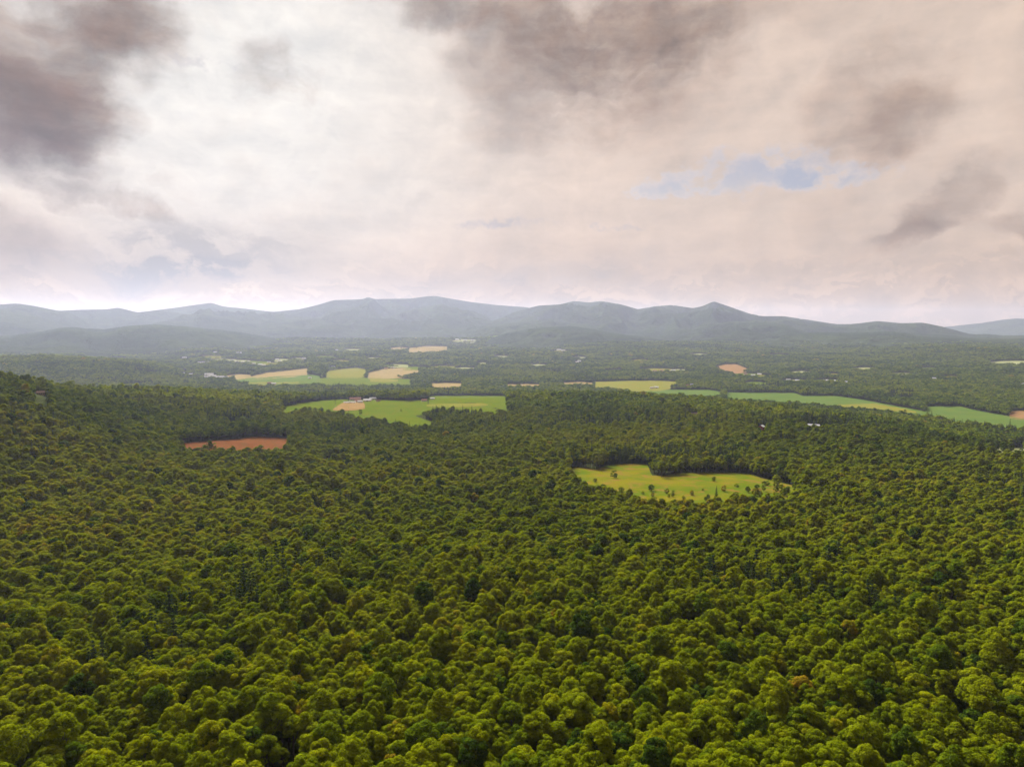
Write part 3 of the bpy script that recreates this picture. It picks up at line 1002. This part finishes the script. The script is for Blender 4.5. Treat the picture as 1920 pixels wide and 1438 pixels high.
for k in range(N_CON):
    g = np.random.default_rng(400 + k)
    ht = g.uniform(16, 20)
    cv, cf, var = conifer(120 + k, g.uniform(2.3, 3.0), ht, 13, 0.30)
    tv, tf = trunk(120 + k, ht, .22, ht * .9, 0)
    proto(cv, cf, var, tv, tf, NEEDLE)
    cm = mesh_from('crown', cv, cf, [NEEDLE])
    add_attr(cm, var)
    CON_CROWNS.append(cm)
    CON_TRUNKS.append(mesh_from('trunk', tv, tf, [BARK], True))


# ------------------------------------------------------------------ where the trees stand
def zone(d0, d1, sp, half, scale):
    m = d1 * math.sin(half)
    nx, ny = int(2 * m / sp) + 1, int(d1 / (sp * .92)) + 2
    gx, gy = np.meshgrid(np.arange(nx), np.arange(ny), indexing='ij')
    gx, gy = gx.ravel(), gy.ravel()
    x = -m + (gx + .5 * (gy % 2)) * sp + rng.uniform(-.42, .42, gx.size) * sp
    y = gy * sp * .92 + rng.uniform(-.42, .42, gx.size) * sp
    d = np.hypot(x, y)
    a = np.arctan2(x, y)
    k = (d >= d0) & (d < d1) & (np.abs(a) < half)
    return np.column_stack([x[k], y[k], d[k], np.full(k.sum(), scale)])


T = np.concatenate([zone(70, 650, 4.15, R(46), 1.0), zone(650, 1300, 4.7, R(42), 1.04), zone(1300, 2400, 6.6, R(41), 1.15),
                    zone(2400, 4400, 11.5, R(40), 1.5), zone(4400, 8600, 24, R(40), 2.5)])
x, y, d, s0 = T.T
z = H(x, y)
tall = np.interp(d, [0, 950, 1150, 2300, 2600, 8000], [15, 15, 19, 19, 15, 13])
keep = rng.uniform(size=len(x)) > 0.03
ub, vb = project(x, y, z)
tops = [project(x, y, z + tall * f)[1] for f in (.35, .7, .9)]
stray = rng.uniform(size=len(x))
for up, lo, dmin, dmax in FIELDS:
    a0, a1 = max(up[0][0], lo[0][0]), min(up[-1][0], lo[-1][0])
    mg = np.where(d > 4400, 3.0, 1.0)
    cand = (ub > a0 - mg) & (ub < a1 + mg) & (d > dmin - 60 - dmin * .08) & (d < dmax + 40 + dmax * .08)
    vu, vl = chain(up, ub), chain(lo, ub)
    rag = (fbm(x / 16., y / 16., 29, 3) - .5) * np.clip(7500 / d, 1.0, 11)
    vu = vu + rag
    vl = vl + rag
    hit = (vb > vu) & (vb < vl)
    for tp in tops:
        hit |= (tp > vu) & (tp < vl) & (vb > vu)
    keep &= ~(cand & hit & ~((d < 1000) & (ub > 1385) & (stray < np.clip((ub - 1385) / 6000, 0, .014))))
az = np.arctan2(x, y)
for hx, hy, hw in HOUSES:
    hd, ha = math.hypot(hx, hy), math.atan2(hx, hy)
    drop = max(CAMZ - float(H(hx, hy)), 40)
    L = min((13 if hd < 1450 else 9) * hd / drop, 260)
    keep &= ~((np.abs(az - ha) * hd < hw + (12 if hd > 4300 else 4)) & (d > hd - L - hw) & (d < hd + hw + 5))
# a few dark gaps where a tree has fallen
gap = fbm(x / 34., y / 34., 61, 2)
keep &= ~((gap > .80) & (d < 1500))
x, y, d, s0, z, az = (q[keep] for q in (x, y, d, s0, z, az))
n = len(x)
species = fbm(x / 190., y / 190., 77, 3)
con = ((fbm(x / 130., y / 130., 91, 3) + rng.normal(size=n) * .07) > np.interp(d, [300, 900, 1600], [.82, .74, .69])) & (d > 150)
con &= d < 4400
cu, cv_ = project(x, y, z + 19)
con &= ~((cu > 1040) & (cu < 1520) & (cv_ > 855) & (cv_ < 965))
small = rng.uniform(size=n)
sc = s0 * np.where(small < .06, rng.uniform(1.2, 1.5, n), np.clip(rng.normal(.94, .15, n), .6, 1.3))
hz = sc * rng.uniform(.86, 1.14, n)
hz = np.where(s0 > 2, sc * .52, np.where(s0 > 1.3, sc * .72, hz))
tint = np.clip(.57 + (species - .5) * .75 + rng.normal(size=n) * .11, .05, .86)
tint = np.clip(tint - np.interp(d, [800, 1500, 2500, 4500], [0, .13, .20, .32]), .03, .86)  # darker with distance: conifer mix, plus cloud shade put into the leaf colour
rare = rng.uniform(size=n)
tint = np.where(rare > .994, rng.uniform(.86, .93, n), np.where(rare < .07, rng.uniform(0, .2, n), tint))
vid = np.where(d < 420, rng.integers(0, N_NEAR, n), np.where(d < 1500, N_NEAR + rng.integers(0, N_MID, n), N_NEAR + N_MID + rng.integers(0, N_FAR, n)))
vid = np.where(con, I_CON + rng.integers(0, N_CON, n), vid)
tint = np.where(con, rng.uniform(0, 1, n), tint)
rot = rng.uniform(0, 2 * math.pi, n)

# ------------------------------------------------------------------ the nearest trees, one by one
used_labels = set()


def unique(label):
    while label in used_labels:
        label += ' too'
    used_labels.add(label)
    return label


def plant(name, label, cat, group, loc, rz, scl, crown, trunk_me, tint_v):
    e = bpy.data.objects.new(name, None)
    e.empty_display_size = 1
    e.location = loc
    e.rotation_euler = (0, 0, rz)
    e.scale = scl
    COL.objects.link(e)
    tag(e, label, cat, group)
    c = link('crown', crown, e)
    c['tint'] = float(tint_v)
    link('trunk', trunk_me, e)
    return e


def hue_word(t_):
    return ('very dark green' if t_ < .2 else 'deep green' if t_ < .38 else 'mid green' if t_ < .52 else 'olive green' if t_ < .66 else 'yellow-green' if t_ < .88 else 'rusty orange')


uc, vc = project(x, y, z + 12.0 * hz)
seen = (uc > 14) & (uc < 1906) & (vc < 1425) & ~con & (vid < N_NEAR)
order = np.argsort(np.where(seen, d, 1e9))[:300]
single = np.zeros(n, bool)
single[order] = True
for i in order:
    k = int(vid[i])
    size = 'broad' if sc[i] > 1.2 else 'small' if sc[i] < .82 else 'rounded'
    lab = '%s %s tree, %s percent across and %s percent up the photo' % (size, hue_word(tint[i]), words(uc[i] / 19.2), words(100 - vc[i] / 14.38))
    if lab in used_labels:
        lab = lab.replace(' tree,', ' rear tree,')
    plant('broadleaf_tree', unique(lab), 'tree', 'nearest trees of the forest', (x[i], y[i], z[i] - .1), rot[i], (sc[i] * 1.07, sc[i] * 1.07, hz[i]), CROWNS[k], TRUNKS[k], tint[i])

# lone trees and shrubs in the meadow: open-grown, leafy almost to the ground
OPEN = []
for k in range(4):
    cv, cf, var = broadleaf(700 + k, 4.2, 12.0, 12.0, 20 + 6 * k, 90, 0.27, (.22, .40), -.98)
    cm = mesh_from('crown', cv, cf, [LEAF])
    add_attr(cm, var)
    tv, tf = trunk(700 + k, 12.0, .26, 7.0)
    OPEN.append((cm, mesh_from('trunk', tv, tf, [BARK], True)))
LONE = [(1151, 897, 9.5, 0, .08, 'dark round tree standing alone in the upper meadow'), (1131, 924, 9, 0, .3, 'green tree at the lower left meadow edge'),
        (1165, 922, 5, 0, .55, 'pale green sapling at the lower left meadow edge'), (1221, 921, 7, 0, .2, 'small dark tree in the middle of the meadow'),
        (1250, 926, 6, 0, .35, 'low wide shrub right of the small dark tree'), (1262, 927, 4, 0, .3, 'tiny shrub beside the low wide shrub'),
        (1297, 929, 5.5, 0, .9, 'brownish shrub in the lower right meadow'), (1324, 940, 4.5, 0, .25, 'little dark shrub at the bottom of the meadow'),
        (1343, 942, 17, 1, .1, 'tall dark narrow conifer at the bottom of the meadow'), (1357, 922, 7, 0, .97, 'reddish brown small tree beside the tall conifer'),
        (1338, 903, 6, 0, .5, 'green shrub near the upper right meadow edge'), (1402, 924, 7, 0, .35, 'small green tree in the right meadow'),
        (1318, 921, 3, 0, .4, 'tiny low bush left of the reddish tree'), (1432, 922, 12, 0, .5, 'thin tall tree in the right corner of the meadow'),
        (1416, 930, 9, 0, .85, 'yellowish tree in the right corner of the meadow'), (1455, 925, 13, 0, .7, 'slender yellow-green tree at the right meadow edge'),
        (1470, 932, 11, 0, .92, 'rusty slender tree at the right meadow edge'), (1075, 899, 8, 0, .3, 'green tree at the left tip of the meadow'),
        (384, 845, 9, 0, .25, 'green tree left of the pair before the rust-red field'), (393, 846, 15, 0, .15, 'tallest dark tree in front of the rust-red field'),
        (401, 846, 12, 0, .35, 'mid green tree right of the tallest one before the rust-red field'),
        (676, 777, 11, 0, .05, 'dark lone tree in the farm field below the yard'), (752, 772, 5, 0, .4, 'small lone bush in the bright farm field')]
rs = np.random.default_rng(5)
for k in range(22):                      # scrub creeping into the right end and along the lower edge
    uu = float(rs.uniform(1375, 1488) if k < 14 else rs.uniform(1090, 1330))
    vv = float(rs.uniform(903, 932) if k < 14 else chain([(1068, 884), (1130, 916), (1200, 932), (1330, 941)], uu) - rs.uniform(0, 5))
    LONE.append((uu, vv, float(rs.uniform(2.5, 6.4)), 0, float(rs.uniform(.2, .9)), 'scrubby meadow bush, %s percent along the clearing from its left tip, %s' % (words((uu - 1068) / 4.22), ('taller', 'lower', 'leaning', 'rounded', 'spreading')[k % 5])))
for k, (u, v, hgt, kind, tv, lab) in enumerate(LONE):
    X0, Y0 = pix_ground(u, v, 500 if v > 830 else 1150)
    sz = hgt / (18.0 if kind else 12.0)
    wide = 1.25 if hgt < 8 else 1.0
    slim = .55 if 'slender' in lab or 'thin' in lab else 1.0
    cm, tm = (CON_CROWNS[k % N_CON], CON_TRUNKS[k % N_CON]) if kind else OPEN[k % 4]
    plant('shrub' if hgt < 6.5 else 'lone_tree', lab, 'shrub' if hgt < 6.5 else 'tree', 'trees and shrubs standing alone in clearings', (X0, Y0, float(H(X0, Y0)) + .3), k * 1.3,
          (sz * wide * slim * random.uniform(.75, 1.4), sz * wide * slim * random.uniform(.75, 1.3), sz), cm, tm, tv)


# ------------------------------------------------------------------ the rest of the forest
def forest_nodes():
    ng = bpy.data.node_groups.new('forest_scatter', 'GeometryNodeTree')
    ng.interface.new_socket('Geometry', in_out='INPUT', socket_type='NodeSocketGeometry')
    ng.interface.new_socket('Geometry', in_out='OUTPUT', socket_type='NodeSocketGeometry')
    N, L = ng.nodes, ng.links
    gi, go = N.new('NodeGroupInput'), N.new('NodeGroupOutput')
    ci = N.new('GeometryNodeCollectionInfo')
    ci.inputs['Collection'].default_value = PROTO
    ci.inputs['Separate Children'].default_value = True
    ci.inputs['Reset Children'].default_value = True

    def named(nm, typ):
        a = N.new('GeometryNodeInputNamedAttribute')
        a.data_type = typ
        a.inputs['Name'].default_value = nm
        return a.outputs['Attribute']
    ip = N.new('GeometryNodeInstanceOnPoints')
    L.new(gi.outputs[0], ip.inputs['Points'])
    L.new(ci.outputs[0], ip.inputs['Instance'])
    ip.inputs['Pick Instance'].default_value = True
    L.new(named('vid', 'INT'), ip.inputs['Instance Index'])
    cx = N.new('ShaderNodeCombineXYZ')
    L.new(named('rot', 'FLOAT'), cx.inputs[2])
    er = N.new('FunctionNodeEulerToRotation')
    L.new(cx.outputs[0], er.inputs[0])
    L.new(er.outputs[0], ip.inputs['Rotation'])
    L.new(named('scl', 'FLOAT_VECTOR'), ip.inputs['Scale'])
    L.new(ip.outputs[0], go.inputs[0])
    return ng


NG = forest_nodes()


def forest(name, label, m):
    me = bpy.data.meshes.new(name)
    k = int(m.sum())
    me.vertices.add(k)
    me.vertices.foreach_set('co', np.column_stack([x[m], y[m], z[m] - .1]).astype(np.float32).ravel())
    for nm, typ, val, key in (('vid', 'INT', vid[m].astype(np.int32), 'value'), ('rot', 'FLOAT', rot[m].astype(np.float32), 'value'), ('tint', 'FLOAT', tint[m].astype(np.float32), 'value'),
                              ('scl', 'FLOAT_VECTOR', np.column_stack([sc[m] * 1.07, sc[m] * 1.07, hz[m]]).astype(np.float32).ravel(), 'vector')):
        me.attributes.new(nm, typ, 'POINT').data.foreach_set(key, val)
    o = link(name, me)
    md = o.modifiers.new('scatter', 'NODES')
    md.node_group = NG
    tag(o, label, 'forest', kind='stuff')
    return o


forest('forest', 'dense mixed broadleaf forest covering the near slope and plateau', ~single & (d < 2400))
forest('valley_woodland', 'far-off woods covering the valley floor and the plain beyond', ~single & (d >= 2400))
print('trees', n)

# ------------------------------------------------------------------ haze
def build_haze():
    S = 23500.0
    bv, bf = box(-S, S, -S, S, ZMIN - 30.0, ZTOP + 25.0)
    m, t = new_mat('haze')
    pv = t.n('ShaderNodeVolumePrincipled')
    pv.inputs['Color'].default_value = (.655, .715, .93, 1)
    pv.inputs['Density'].default_value = 2.6e-5
    pv.inputs['Anisotropy'].default_value = 0.42
    o = t.n('ShaderNodeOutputMaterial')
    t.put(o.inputs['Volume'], pv.outputs[0])
    ob = link('haze', poly_mesh('haze', bv, bf, m))
    tag(ob, 'thin blue-grey haze filling the air over the whole valley', kind='stuff')


build_haze()
